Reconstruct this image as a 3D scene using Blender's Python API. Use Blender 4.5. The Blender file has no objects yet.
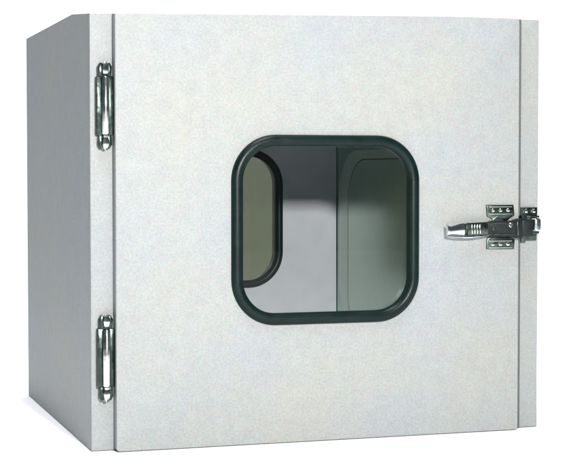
import bpy, bmesh, math
from mathutils import Vector, Matrix

scn = bpy.context.scene
COL = scn.collection
PI = math.pi

# ------------------------------------------------------------------ materials
def new_mat(name):
    m = bpy.data.materials.new(name); m.use_nodes = True
    nt = m.node_tree
    return m, nt, nt.nodes, nt.links, nt.nodes['Principled BSDF']

def plain(name, col, rough=.5, metal=0., bump=0., bscale=300., var=0., vscale=40., spec=.5, coat=0.):
    m, nt, N, L, b = new_mat(name)
    b.inputs['Base Color'].default_value = (*col, 1)
    b.inputs['Roughness'].default_value = rough
    b.inputs['Metallic'].default_value = metal
    b.inputs['Specular IOR Level'].default_value = spec
    b.inputs['Coat Weight'].default_value = coat
    tc = N.new('ShaderNodeTexCoord')
    if var:
        n = N.new('ShaderNodeTexNoise'); n.inputs['Scale'].default_value = vscale; n.inputs['Detail'].default_value = 5
        L.new(tc.outputs['Object'], n.inputs['Vector'])
        r = N.new('ShaderNodeMapRange'); r.inputs[1].default_value = .3; r.inputs[2].default_value = .7
        r.inputs[3].default_value = 1 - var; r.inputs[4].default_value = 1 + var
        L.new(n.outputs['Fac'], r.inputs[0])
        x = N.new('ShaderNodeVectorMath'); x.operation = 'SCALE'; x.inputs[0].default_value = col
        L.new(r.outputs[0], x.inputs['Scale']); L.new(x.outputs[0], b.inputs['Base Color'])
        r2 = N.new('ShaderNodeMapRange'); r2.inputs[3].default_value = max(.02, rough - .08); r2.inputs[4].default_value = rough + .08
        L.new(n.outputs['Fac'], r2.inputs[0]); L.new(r2.outputs[0], b.inputs['Roughness'])
    if bump:
        n2 = N.new('ShaderNodeTexNoise'); n2.inputs['Scale'].default_value = bscale; n2.inputs['Detail'].default_value = 3
        L.new(tc.outputs['Object'], n2.inputs['Vector'])
        bp = N.new('ShaderNodeBump'); bp.inputs['Strength'].default_value = bump; bp.inputs['Distance'].default_value = .0006
        L.new(n2.outputs['Fac'], bp.inputs['Height']); L.new(bp.outputs[0], b.inputs['Normal'])
    return m

def paint_mat(name, base):
    """Off-white textured enamel: fine speckle, faint cloudy toning, slight orange peel."""
    m, nt, N, L, b = new_mat(name)
    b.inputs['Roughness'].default_value = .5
    b.inputs['Specular IOR Level'].default_value = .15
    tc = N.new('ShaderNodeTexCoord')
    def noise(scale, det, ro=.55):
        n = N.new('ShaderNodeTexNoise'); n.inputs['Scale'].default_value = scale
        n.inputs['Detail'].default_value = det; n.inputs['Roughness'].default_value = ro
        L.new(tc.outputs['Object'], n.inputs['Vector']); return n
    big = noise(5.5, 3); mid = noise(48, 4); fine = noise(330, 4, .75)
    # cloudy tone: cream <-> cool grey-white
    rp = N.new('ShaderNodeValToRGB')
    rp.color_ramp.elements[0].position = .34; rp.color_ramp.elements[1].position = .66
    rp.color_ramp.elements[0].color = (base[0]*.965, base[1]*.985, base[2]*1.04, 1)
    rp.color_ramp.elements[1].color = (base[0]*1.03, base[1]*1.01, base[2]*.965, 1)
    L.new(big.outputs['Fac'], rp.inputs[0])
    # patchy speckle
    a = N.new('ShaderNodeMapRange'); a.inputs[1].default_value = .3; a.inputs[2].default_value = .7
    a.inputs[3].default_value = .965; a.inputs[4].default_value = 1.035; L.new(mid.outputs['Fac'], a.inputs[0])
    c = N.new('ShaderNodeMapRange'); c.inputs[1].default_value = .35; c.inputs[2].default_value = .65
    c.inputs[3].default_value = .87; c.inputs[4].default_value = 1.11; L.new(fine.outputs['Fac'], c.inputs[0])
    mu = N.new('ShaderNodeMath'); mu.operation = 'MULTIPLY'; L.new(a.outputs[0], mu.inputs[0]); L.new(c.outputs[0], mu.inputs[1])
    sc = N.new('ShaderNodeVectorMath'); sc.operation = 'SCALE'
    L.new(rp.outputs[0], sc.inputs[0]); L.new(mu.outputs[0], sc.inputs['Scale'])
    # tint speckle (greenish / pinkish flecks in the enamel)
    fc = N.new('ShaderNodeTexNoise'); fc.inputs['Scale'].default_value = 130; fc.inputs['Detail'].default_value = 3
    L.new(tc.outputs['Object'], fc.inputs['Vector'])
    mx = N.new('ShaderNodeMix'); mx.data_type = 'RGBA'; mx.blend_type = 'SOFT_LIGHT'
    mx.inputs['Factor'].default_value = .13
    L.new(sc.outputs[0], mx.inputs[6]); L.new(fc.outputs['Color'], mx.inputs[7])
    L.new(mx.outputs[2], b.inputs['Base Color'])
    bp = N.new('ShaderNodeBump'); bp.inputs['Strength'].default_value = .35; bp.inputs['Distance'].default_value = .0004
    L.new(fine.outputs['Fac'], bp.inputs['Height']); L.new(bp.outputs[0], b.inputs['Normal'])
    return m

def glass_mat(name, tint, refl=1.0, haze=0., haze_col=(.3, .3, .25)):
    m, nt, N, L, b = new_mat(name); N.remove(b)
    out = [n for n in N if n.type == 'OUTPUT_MATERIAL'][0]
    t = N.new('ShaderNodeBsdfTransparent'); t.inputs[0].default_value = (*tint, 1)
    g = N.new('ShaderNodeBsdfGlossy'); g.inputs['Roughness'].default_value = .02
    f = N.new('ShaderNodeFresnel'); f.inputs['IOR'].default_value = 1.5
    mm = N.new('ShaderNodeMath'); mm.operation = 'MULTIPLY'; mm.inputs[1].default_value = refl; L.new(f.outputs[0], mm.inputs[0])
    src = t.outputs[0]
    if haze:
        d = N.new('ShaderNodeBsdfDiffuse'); d.inputs[0].default_value = (*haze_col, 1)
        no = N.new('ShaderNodeTexNoise'); no.inputs['Scale'].default_value = 60; tc = N.new('ShaderNodeTexCoord')
        L.new(tc.outputs['Object'], no.inputs['Vector'])
        r = N.new('ShaderNodeMapRange'); r.inputs[3].default_value = haze*.8; r.inputs[4].default_value = min(1, haze*1.2)
        L.new(no.outputs['Fac'], r.inputs[0])
        x = N.new('ShaderNodeMixShader'); L.new(r.outputs[0], x.inputs[0])
        L.new(t.outputs[0], x.inputs[1]); L.new(d.outputs[0], x.inputs[2]); src = x.outputs[0]
    s = N.new('ShaderNodeMixShader'); L.new(mm.outputs[0], s.inputs[0]); L.new(src, s.inputs[1]); L.new(g.outputs[0], s.inputs[2])
    L.new(s.outputs[0], out.inputs[0])
    return m

PAINT = paint_mat('off_white_enamel', (.247, .262, .263))
REAR = plain('pale_rear_enamel', (.60, .545, .65), .5, 0., bump=.2, bscale=160, var=.05, vscale=30)
LINER = plain('polished_liner_steel', (.33, .50, .43), .3, .9, bump=.08, bscale=160, var=.06, vscale=30)
PANEL = plain('liner_panel_steel', (.48, .60, .51), .34, .8, bump=.04, bscale=160, var=.06, vscale=40)
RUBBER = plain('dark_green_rubber', (.002, .0085, .0078), .36, 0, bump=.25, bscale=260, var=.2, vscale=60, spec=.16)
BAND = plain('satin_green_grey', (.60, .68, .60), .42, .5, var=.05)
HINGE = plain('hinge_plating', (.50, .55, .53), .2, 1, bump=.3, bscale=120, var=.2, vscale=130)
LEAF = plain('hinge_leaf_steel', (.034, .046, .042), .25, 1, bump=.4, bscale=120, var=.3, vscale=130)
CHROME = plain('chrome', (.62, .68, .65), .16, 1, bump=.25, bscale=90, var=.12, vscale=150)
DULL = plain('dull_plated_steel', (.085, .11, .095), .3, 1, bump=.5, bscale=140, var=.3, vscale=160)
DARK = plain('blackened_steel', (.007, .010, .011), .45, 0, bump=.3, bscale=200, var=.2, vscale=90, spec=.22)
GLASS = glass_mat('clear_glass', (.92, .955, .935))
SEAL_SHADE = plain('grey_seal_gap_shade', (.075, .078, .085), .7, var=.1)  # seal grey that also stands in for shade in the door gap
SEAM = plain('seam_sealant', (.16, .19, .17), .6, var=.1)
DIM_GLASS = glass_mat('dim_room_glass', (.385, .39, .335), .5, .05, (.30, .31, .24))  # tint stands in for the darker room behind the rear window
FLOORM = plain('white_studio_floor', (.9, .9, .9), .8, 0, var=.005, vscale=3, spec=.1)

# ------------------------------------------------------------------ helpers
def link_mesh(name, bm, mat, parent=None, smooth=None):
    bmesh.ops.recalc_face_normals(bm, faces=bm.faces)
    me = bpy.data.meshes.new(name); bm.to_mesh(me); bm.free()
    me.materials.append(mat)
    o = bpy.data.objects.new(name, me); COL.objects.link(o)
    if parent: o.parent = parent
    if smooth is not None:
        for p in me.polygons: p.use_smooth = True
        me.set_sharp_from_angle(angle=math.radians(smooth))
    return o

def box(bm, x0, x1, y0, y1, z0, z1, bev=0., seg=2):
    t = bmesh.new()
    r = bmesh.ops.create_cube(t, size=1)
    for v in t.verts:
        v.co = Vector(((x0+x1)/2 + v.co.x*(x1-x0), (y0+y1)/2 + v.co.y*(y1-y0), (z0+z1)/2 + v.co.z*(z1-z0)))
    if bev: bmesh.ops.bevel(t, geom=t.edges[:], offset=bev, segments=seg, profile=.5, affect='EDGES')
    merge(bm, t)

def merge(bm, t, M=None):
    if M is not None: bmesh.ops.transform(t, matrix=M, verts=t.verts)
    me = bpy.data.meshes.new('t'); t.to_mesh(me); t.free(); bm.from_mesh(me); bpy.data.meshes.remove(me)

def prism(bm, pts, y0, y1, bev=0., seg=2):
    """pts: (x,z) outline, extruded between y0 and y1 (y0 = towards the viewer)"""
    t = bmesh.new()
    vs = [t.verts.new((x, y0, z)) for x, z in pts]
    f = t.faces.new(vs)
    r = bmesh.ops.extrude_face_region(t, geom=[f])
    for v in [g for g in r['geom'] if isinstance(g, bmesh.types.BMVert)]: v.co.y = y1
    bmesh.ops.recalc_face_normals(t, faces=t.faces)
    if bev:
        es = [e for e in t.edges if abs(e.verts[0].co.y - y0) < 1e-6 and abs(e.verts[1].co.y - y0) < 1e-6]
        bmesh.ops.bevel(t, geom=es, offset=bev, segments=seg, profile=.5, affect='EDGES')
    merge(bm, t)

def lathe(bm, prof, centre, axis='Z', n=28):
    """prof: (radius, height) from bottom to top"""
    t = bmesh.new(); rings = []
    for r, h in prof:
        rings.append([t.verts.new((max(r, 1e-5)*math.cos(2*PI*k/n), max(r, 1e-5)*math.sin(2*PI*k/n), h)) for k in range(n)])
    for a, b in zip(rings, rings[1:]):
        for k in range(n): t.faces.new((a[k], a[(k+1) % n], b[(k+1) % n], b[k]))
    t.faces.new(rings[0][::-1]); t.faces.new(rings[-1])
    M = Matrix.Translation(centre)
    if axis == 'Y': M = M @ Matrix.Rotation(PI/2, 4, 'X')     # height runs towards the viewer (-y)
    if axis == 'X': M = M @ Matrix.Rotation(PI/2, 4, 'Y')
    merge(bm, t, M)

def rrect(cx, cz, hw, hh, r, n=12):
    pts = []
    for (sx, sz, a0) in ((1, 1, 0), (-1, 1, 90), (-1, -1, 180), (1, -1, 270)):
        for k in range(n+1):
            a = math.radians(a0 + 90*k/n)
            pts.append((cx + sx*(hw-r) + r*math.cos(a), cz + sz*(hh-r) + r*math.sin(a)))
    return pts

def slab_with_hole(bm, x0, x1, z0, z1, y0, y1, cx, cz, hw, hh, r, bev=0., cr=0., n=12):
    """plate between y0 (front) and y1 with a rounded window through it"""
    inner = rrect(cx, cz, hw, hh, r, n)
    corners = [(x1, z1), (x0, z1), (x0, z0), (x1, z0)]
    t = bmesh.new()
    def layer(y):
        I = [t.verts.new((x, y, z)) for x, z in inner]
        O = []
        m = n+1
        for q in range(4):
            ccx, ccz = corners[q]; sx = 1 if ccx == x1 else -1; sz = 1 if ccz == z1 else -1
            rr = max(cr, 1e-4); a0 = [0, 90, 180, 270][q]
            for k in range(m):
                a = math.radians(a0 + 90*k/n)
                O.append(t.verts.new((ccx - sx*rr + rr*math.cos(a), y, ccz - sz*rr + rr*math.sin(a))))
        for k in range(len(I)):
            j = (k+1) % len(I)
            t.faces.new((I[k], I[j], O[j], O[k]))
        return I, O
    I0, O0 = layer(y0); I1, O1 = layer(y1)
    for k in range(len(I0)):
        j = (k+1) % len(I0)
        t.faces.new((I0[k], I1[k], I1[j], I0[j])); t.faces.new((O0[k], O0[j], O1[j], O1[k]))
    bmesh.ops.recalc_face_normals(t, faces=t.faces)
    if bev:
        oset = set(O0)
        es = [e for e in t.edges if e.verts[0] in oset and e.verts[1] in oset]
        bmesh.ops.bevel(t, geom=es, offset=bev, segments=3, profile=.5, affect='EDGES')
    merge(bm, t)

def ring_sweep(bm, cx, cz, hw, hh, r, prof, n=14):
    """sweep closed profile (inset, y) round a rounded rectangle; inset measured inwards from the outline"""
    t = bmesh.new(); rows = []
    for ins, y in prof:
        rows.append([t.verts.new((x, y, z)) for x, z in rrect(cx, cz, hw-ins, hh-ins, max(r-ins, .002), n)])
    K = len(rows[0])
    for i in range(len(rows)):
        a, b = rows[i], rows[(i+1) % len(rows)]
        for k in range(K): t.faces.new((a[k], a[(k+1) % K], b[(k+1) % K], b[k]))
    merge(bm, t)

# shallow fall of the lid towards the hinge-side front corner (the lid is not level there)
_a, _b, _c = Vector((0, .131, .6)), Vector((0, -.018, .5874)), Vector((.52, -.018, .5986))
CUTN = (_c-_b).cross(_a-_b).normalized()
if CUTN.z < 0: CUTN = -CUTN
def trim_top(bm):
    g = bm.verts[:] + bm.edges[:] + bm.faces[:]
    r = bmesh.ops.bisect_plane(bm, geom=g, plane_co=_b, plane_no=CUTN, clear_outer=True, dist=1e-6)
    es = [e for e in bm.edges if e.is_boundary]
    bmesh.ops.holes_fill(bm, edges=es, sides=0)

W, D, H = .6667, .5582, .600
TOP = 1e-3

# ------------------------------------------------------------------ the pass box
root = bpy.data.objects.new('pass_box', None); COL.objects.link(root)
root['label'] = 'off-white metal pass box, door closed, with rubber-edged window, chrome hinges and lever latch'
root['category'] = 'pass box'

WT = .0016  # sheet thickness
# outer casing: bottom, top, two sides (closed solid walls) built of butted sheets
t = bmesh.new(); box(t, 0, .004, .0182, D, 0, H); trim_top(t)
link_mesh('side_panel', t, PAINT, root, 30)
t = bmesh.new(); box(t, W-.004, W, .0182, D, 0.0004, H); trim_top(t)
link_mesh('side_panel', t, PAINT, root, 30)
t = bmesh.new(); box(t, .0042, W-.0042, .0184, D-.0012, H-.004, H-.0004, .0006); 
# top sheet follows the same fall
for v in t.verts:
    zt = _b.z - (CUTN.x*(v.co.x-_b.x) + CUTN.y*(v.co.y-_b.y))/CUTN.z
    lim = min(H, zt) - .0004
    if v.co.z > H-.003: v.co.z = min(v.co.z, lim)
    else: v.co.z = min(v.co.z, lim-.0036)
link_mesh('top_panel', t, PAINT, root, 30)
t = bmesh.new(); box(t, .0042, W-.0042, .0184, D-.0012, .0006, .0046, .0006)
link_mesh('bottom_panel', t, PAINT, root, 30)

# front frame: flange round the door opening
IX0, IX1, IZ0, IZ1 = .127, .540, .060, .535       # chamber
t = bmesh.new(); slab_with_hole(t, 0, W, .0002, H-.0002, 0, .0180, .3335, .2975, .2065, .2375, .012, .0012, .0015)
trim_top(t); link_mesh('front_frame', t, PAINT, root, 30)
# door gasket between door and frame; widened grey edge paints in the shadow gap
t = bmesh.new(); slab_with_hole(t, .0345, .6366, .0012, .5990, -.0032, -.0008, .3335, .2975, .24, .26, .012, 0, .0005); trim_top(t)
link_mesh('door_seal_gap_shade', t, SEAL_SHADE, root, 30)

# rear frame
t = bmesh.new(); slab_with_hole(t, .0043, W-.0043, .0052, H-.0052, D-.020, D-.0006, .3335, .2975, .2065, .2375, .012, 0, .004)
link_mesh('rear_frame', t, PAINT, root, 30)

# ---- chamber liner: tube with small coved corners, faces inwards
t = bmesh.new()
ri, ro = rrect(.3335, .2975, .2065, .2375, .010, 5), rrect(.3335, .2975, .2105, .2415, .012, 5)
Y0, Y1 = .0185, D-.0205
r0 = [t.verts.new((x, Y0, z)) for x, z in ri]; r1 = [t.verts.new((x, Y1, z)) for x, z in ri]
q0 = [t.verts.new((x, Y0, z)) for x, z in ro]; q1 = [t.verts.new((x, Y1, z)) for x, z in ro]
K = len(ri)
for k in range(K):
    j = (k+1) % K
    t.faces.new((r0[k], r0[j], r1[j], r1[k])); t.faces.new((q0[k], q1[k], q1[j], q0[j]))
    t.faces.new((r0[k], q0[k], q0[j], r0[j])); t.faces.new((r1[k], r1[j], q1[j], q1[k]))
liner = link_mesh('chamber_liner', t, LINER, root, 30)
# pressed panel with rounded corners on the right chamber wall
t = bmesh.new()
pts = rrect(.281, .262, .217, .153, .085, 14)     # (y, z)
def wall_panel(t, pts, x0, x1, bev):
    b2 = bmesh.new(); prism(b2, pts, x0, x1, bev, 3)
    M = Matrix(((0, 1, 0, 0), (1, 0, 0, 0), (0, 0, 1, 0), (0, 0, 0, 1)))
    merge(t, b2, M)
wall_panel(t, pts, .5345, .5398, .0035)
wp = link_mesh('wall_panel', t, BAND, root, 40)
t = bmesh.new(); b2 = bmesh.new()
ring_sweep(b2, .249, .247, .1972, .1522, .077, [(0, .5343), (0, .5330), (.0022, .5330), (.0022, .5343)])
merge(t, b2, Matrix(((0, 1, 0, 0), (1, 0, 0, 0), (0, 0, 1, 0), (0, 0, 0, 1))))
link_mesh('panel_seam', t, SEAM, wp, 40)
t = bmesh.new()
wall_panel(t, rrect(.249, .247, .195, .150, .075, 14), .5325, .5343, .0012)
link_mesh('inner_plate', t, PANEL, wp, 40)

# ---- front door
DX0, DX1, DY0, DY1 = .0308, .6268, -.018, -.0035
WCX, WCZ, WHW, WHH, WR = .3300, .2967, .1388, .1318, .064
t = bmesh.new(); slab_with_hole(t, DX0, DX1, .0004, H-.0012, DY0, DY1, WCX, WCZ, WHW-.009, WHH-.009, WR-.009, .0016, .005)
trim_top(t); door = link_mesh('door', t, PAINT, root, 30)
# thick inner tray of the door
t = bmesh.new(); slab_with_hole(t, .135, .532, .068, .527, -.0033, .022, WCX, WCZ, WHW+.006, WHH+.006, WR+.006, 0, .01)
link_mesh('door_tray', t, LINER, door, 30)
def gasket_profile(yf, h, w, lip=0.):
    p = [(0, yf)]
    for k in range(1, 12):
        a = PI*k/12
        p.append((w/2 - w/2*math.cos(a), yf - h*math.sin(a)**.8))
    return p + [(w, yf), (w, yf+.005+lip), (w-.006, yf+.005+lip), (0.0095, yf+.005), (.0095, yf+.0002)]
t = bmesh.new(); ring_sweep(t, WCX, WCZ, WHW, WHH, WR, gasket_profile(DY0-.0002, .0085, .0165))
link_mesh('window_gasket', t, RUBBER, door, 60)
t = bmesh.new(); prism(t, rrect(WCX, WCZ, WHW-.0112, WHH-.0112, WR-.0112), -.0126, -.0086)
link_mesh('window_glass', t, GLASS, door)
t = bmesh.new(); ring_sweep(t, WCX, WCZ, WHW+.017, WHH+.017, WR+.017, [(0, .0222), (.004, .0275), (.011, .0275), (.0145, .0222)])
link_mesh('inner_gasket', t, RUBBER, door, 60)

# ---- rear door with its own smaller window seen through the chamber
RX, RZ, RW, RH, RR = .3145, .2965, .1245, .1205, .062
t = bmesh.new(); slab_with_hole(t, IX0+.0015, IX1-.0015, IZ0+.0015, IZ1-.0015, D-.038, D-.003, RX, RZ, RW-.008, RH-.008, RR-.008, 0, .008)
rdoor = link_mesh('rear_door', t, REAR, root, 30)
t = bmesh.new(); ring_sweep(t, RX, RZ, RW, RH, RR, gasket_profile(D-.0382, .007, .0130))
link_mesh('window_gasket', t, RUBBER, rdoor, 60)
t = bmesh.new(); prism(t, rrect(RX, RZ, RW-.0100, RH-.0100, RR-.0100), D-.033, D-.029)
link_mesh('window_glass', t, DIM_GLASS, rdoor)

# ------------------------------------------------------------------ hinges
def make_hinge(zc, mat):
    """lift-off hinge: two leaves, long barrel, domed knuckle at each end"""
    hl = .0590            # half length
    x = .0185; yb = -.0135
    t = bmesh.new()
    for (a, b) in ((.0068, .0160), (.0205, .0302)):      # leaves, slightly rounded at the ends
        pts = rrect((a+b)/2, zc, (b-a)/2, .0400, .0030, 4)
        prism(t, pts, -.0085, -.0005 if b < .02 else -.0187, .0007)
    leaf = None
    t.free(); t = bmesh.new()
    prism(t, rrect(.0118, zc, .0050, .0395, .0022, 4), -.0105, -.0006, .0008)
    prism(t, rrect(.0262, zc, .0040, .0395, .0022, 4), -.0105, -.0006, .0008)
    prism(t, rrect(.0188, zc, .0085, .0550, .0075, 6), -.0040, -.0008, .0008)
    leaf = link_mesh('hinge', t, mat, root, 35)
    t = bmesh.new()
    L0 = .0385
    lathe(t, [(.0044, -L0), (.0052, -L0+.0012), (.0052, L0-.0012), (.0044, L0)], (x, yb, zc))
    link_mesh('barrel', t, HINGE, leaf, 35)
    for s in (-1, 1):
        t = bmesh.new()
        prof = [(.0030, .0389), (.0044, .0397), (.0040, .0425), (.0050, .0450), (.0056, .0490), (.0052, .0530), (.0036, .0565), (.0012, .0590)]
        if s < 0: prof = [(r, -h) for r, h in prof][::-1]
        lathe(t, prof, (x, yb+.0015, zc), n=8)
        link_mesh('knuckle', t, HINGE, leaf, 25)
        t = bmesh.new()
        for sx in (-1, 1):
            pts = [(x+sx*.0025, zc+s*.0392), (x+sx*.0085, zc+s*.0392), (x+sx*.0092, zc+s*.0520), (x+sx*.0060, zc+s*.0575), (x+sx*.0030, zc+s*.0560)]
            if s*sx < 0: pts = pts[::-1]
            prism(t, pts, -.0125, -.0009, .0008)
        link_mesh('hinge_cap', t, mat, leaf, 35)
    return leaf
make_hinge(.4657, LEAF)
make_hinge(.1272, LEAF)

# ------------------------------------------------------------------ latch
F = DY0
t = bmesh.new()
# wings above and below, and waisted boss between them
up = [(.5735, .3292), (.6165, .3292), (.6185, .3140), (.6110, .3100), (.6050, .3050), (.5860, .3050), (.5815, .3100), (.5750, .3130)]
dn = [(.5745, .2655), (.6180, .2650), (.6190, .2790), (.6120, .2830), (.6120, .2870), (.5800, .2870), (.5800, .2830), (.5750, .2800)]
prism(t, up[::-1], F-.0035, F-.0003, .0008); prism(t, dn, F-.0035, F-.0003, .0008)
latch = link_mesh('latch', t, DULL, root, 35)
# rolled lips round the wings
for (z0, z1) in ((.3170, .3262), (.2682, .2768)):
    t = bmesh.new()
    for (a, b, c, d) in ((.5775, .6135, z1-.0001, z1+.0012), (.5775, .6135, z0-.0012, z0+.0001)):
        box(t, a, b, F-.0052, F-.0036, c, d, .0004)
    link_mesh('latch_rib', t, CHROME, latch, 35)
    for k in range(3):
        x = .5835 + k*.0120; zc = (z0+z1)/2
        t = bmesh.new()
        lathe(t, [(.0030, 0), (.0030, .0010), (.0022, .0020), (.0008, .0023)], (x, F-.0036, zc), 'Y', 16)
        link_mesh('screw', t, CHROME, latch, 30)
# dark housing across the middle
t = bmesh.new()
hs = [(.5690, .2850), (.5690, .3035), (.5790, .3065), (.6120, .3065), (.6200, .3095), (.6262, .3095), (.6262, .2810), (.6180, .2810), (.6120, .2840), (.5790, .2840)]
prism(t, hs, F-.0145, F-.0037, .0012)
link_mesh('housing', t, DARK, latch, 35)
for zz in (.2868, .3022):
    t = bmesh.new(); box(t, .5800, .6105, F-.0158, F-.0146, zz, zz+.0011, .0004)
    link_mesh('housing_rib', t, DULL, latch, 35)
t = bmesh.new(); lathe(t, [(.0022, 0), (.0022, .0016), (.0014, .0022)], (.5790, F-.0146, .2950), 'Y', 16)
link_mesh('rivet', t, DULL, latch, 30)
t = bmesh.new(); box(t, .6165, .6190, F-.0164, F-.0146, .2850, .3060, .0005)
link_mesh('housing_rib', t, DULL, latch, 35)
# pivot pin and small triangular rocker above the housing
t = bmesh.new(); lathe(t, [(.0036, 0), (.0036, .0026), (.0028, .0034)], (.6060, F-.0146, .3005), 'Y', 20)
link_mesh('pivot_pin', t, CHROME, latch, 30)
t = bmesh.new(); prism(t, [(.5800, .3066), (.5990, .3066), (.5890, .3130)][::-1], F-.0085, F-.0040, .0006)
link_mesh('rocker', t, CHROME, latch, 30)

# lever: bowed bar, tip turned out, with rolled lower lip
def strip(bm, secs):
    """secs: list of (x, yfront, yback, zlow, zhigh)"""
    t = bmesh.new(); rows = []
    for x, yf, yb, zl, zh in secs:
        m = (zl+zh)/2; h = (zh-zl)/2
        ring = [(yb, zl), (yf+.0010, zl), (yf, zl+.22*h*2), (yf-.0008, m), (yf, zh-.22*h*2), (yf+.0010, zh), (yb, zh)]
        rows.append([t.verts.new((x, y, z)) for y, z in ring])
    for a, b in zip(rows, rows[1:]):
        n = len(a)
        for k in range(n): t.faces.new((a[k], a[(k+1) % n], b[(k+1) % n], b[k]))
    t.faces.new(rows[0]); t.faces.new(rows[-1][::-1])
    merge(bm, t)
secs = [(.5040, F-.0235, F-.0170, .2880, .3030), (.5065, F-.0225, F-.0165, .2880, .3000), (.5110, F-.0200, F-.0150, .2878, .2992), (.5180, F-.0180, F-.0140, .2872, .3008),
        (.5260, F-.0172, F-.0132, .2866, .3030), (.5330, F-.0170, F-.0128, .2862, .3038)]
t = bmesh.new(); strip(t, secs)
lever = link_mesh('lever', t, CHROME, latch, 40)
t = bmesh.new(); strip(t, [(.5332, F-.0150, F-.0122, .2866, .3030), (.5372, F-.0150, F-.0122, .2866, .3030)])
strip(t, [(.5374, F-.0182, F-.0122, .2862, .3042), (.5410, F-.0184, F-.0120, .2862, .3044)])
strip(t, [(.5412, F-.0168, F-.0118, .2864, .3040), (.5560, F-.0164, F-.0110, .2860, .3046), (.5700, F-.0156, F-.0095, .2856, .3050)])
link_mesh('lever_arm', t, DULL, latch, 40)
# grip ribs on the arm
t = bmesh.new()
for k in range(4):
    box(t, .5435+k*.0042, .5453+k*.0042, F-.0184, F-.0160, .2885, .3020, .0005)
link_mesh('grip_rib', t, CHROME, latch, 35)
# rolled lower lip of the lever, bowed
t = bmesh.new(); n = 18; rows = []
for i in range(n+1):
    u = i/n; x = .5045 + u*.070
    dip = .0036*math.sin(PI*min(1, u*1.05))**.7 if 0 < u < .97 else .0
    zc = .2868 - dip*.75; yc = F-.0195 + .007*u
    rows.append([t.verts.new((x, yc + .0035*math.cos(2*PI*k/8), zc + (.0010+.0010*math.sin(PI*u))*math.sin(2*PI*k/8))) for k in range(8)])
for a, b in zip(rows, rows[1:]):
    for k in range(8): t.faces.new((a[k], a[(k+1) % 8], b[(k+1) % 8], b[k]))
t.faces.new(rows[0]); t.faces.new(rows[-1][::-1])
link_mesh('lever_lip', t, CHROME, latch, 40)

# ---- strike plate on the frame
t = bmesh.new()
prism(t, [(.6368, .2735), (.6440, .2735), (.6440, .2765), (.6620, .2765), (.6620, .2960), (.6628, .3250), (.6368, .3250)], -.0060, -.0006, .0009)
keeper = link_mesh('strike_plate', t, DULL, root, 35)
for x in (.6435, .6560):
    t = bmesh.new(); lathe(t, [(.0036, 0), (.0036, .0012), (.0026, .0026), (.0010, .0030)], (x, -.0062, .3195), 'Y', 18)
    link_mesh('screw', t, CHROME, keeper, 30)
t = bmesh.new()
box(t, .6290, .6470, -.0250, -.0063, .2830, .3080, .0020); box(t, .6300, .6350, -.0230, -.0120, .3080, .3140, .0010)
link_mesh('hook', t, DARK, keeper, 35)
t = bmesh.new(); lathe(t, [(.0050, -.0095), (.0072, -.0075), (.0076, 0), (.0072, .0075), (.0050, .0095)], (.6555, -.0150, .3000), 'Z', 24)
link_mesh('roller', t, CHROME, keeper, 35)
for z0, z1 in ((.2865, .2900), (.3100, .3130)):
    t = bmesh.new(); box(t, .6475, .6640, -.0100, -.0063, z0, z1, .0006)
    link_mesh('roller_bracket', t, DULL, keeper, 35)

# ------------------------------------------------------------------ white seamless studio sweep: floor curving up into the backdrop
t = bmesh.new(); prof = [(-5, 0), (3.0, 0)]
for k in range(1, 17):
    a = PI/2*k/16; prof.append((3.0 + 1.2*math.sin(a), 1.2 - 1.2*math.cos(a)))
prof.append((4.2, 4.5))
rows = [[t.verts.new((x, y, z)) for x in (-9, 9)] for y, z in prof]
for a, b in zip(rows, rows[1:]): t.faces.new((a[0], a[1], b[1], b[0]))
fl = link_mesh('floor', t, FLOORM, None, 60); fl['kind'] = 'structure'; fl.location.z = -.0006

# ------------------------------------------------------------------ light
world = bpy.data.worlds.new('World'); scn.world = world; world.use_nodes = True
N, L = world.node_tree.nodes, world.node_tree.links
bg = N['Background']
bg.inputs['Color'].default_value = (.075, .095, .11, 1); bg.inputs['Strength'].default_value = 1

def area(name, loc, target, size, power, col, sy=None):
    l = bpy.data.lights.new(name, 'AREA'); l.energy = power; l.color = col
    l.shape = 'RECTANGLE'; l.size = size; l.size_y = sy or size
    o = bpy.data.objects.new(name, l); COL.objects.link(o); o.location = loc
    o.rotation_euler = (Vector(target)-Vector(loc)).to_track_quat('-Z', 'Y').to_euler()
    o['kind'] = 'structure'
    return o
area('key_lamp', (.10, -1.7, .705), (.33, 0, .3), .08, 53, (1, .972, .93))
area('added_top_fill', (.0, -.3, 2.75), (.0, -.3, 0), 1.1, 139, (.96, .965, 1.0), 2.8)  # added overhead fill, unseen, there to whiten the floor around the box
area('added_backdrop_fill', (1.6, 1.6, 3.4), (1.5, 4.2, .9), 3.0, 128, (.98, 1, .985), 1.2)  # added unseen fill that brightens the sweep behind the box to white

# ------------------------------------------------------------------ camera
cam = bpy.data.cameras.new('camera'); co = bpy.data.objects.new('camera', cam); COL.objects.link(co); scn.camera = co
yaw, pitch, roll = .3130, -.0377, -.0004
f = Vector((math.sin(yaw)*math.cos(pitch), math.cos(yaw)*math.cos(pitch), math.sin(pitch)))
r = Vector((math.cos(yaw), -math.sin(yaw), 0)); u = r.cross(f)
c_, s_ = math.cos(roll), math.sin(roll)
r, u = c_*r + s_*u, -s_*r + c_*u
co.matrix_world = Matrix(((r.x, u.x, -f.x, -.3975), (r.y, u.y, -f.y, -2.0725), (r.z, u.z, -f.z, .3768), (0, 0, 0, 1)))
cam.sensor_fit = 'HORIZONTAL'; cam.sensor_width = 36; cam.lens = 1560.2/568*36
cam.clip_start = .05; cam.clip_end = 300

scn.render.engine = 'CYCLES'
scn.view_settings.view_transform = 'Standard'; scn.view_settings.look = 'None'
scn.view_settings.exposure = 0; scn.view_settings.gamma = 1
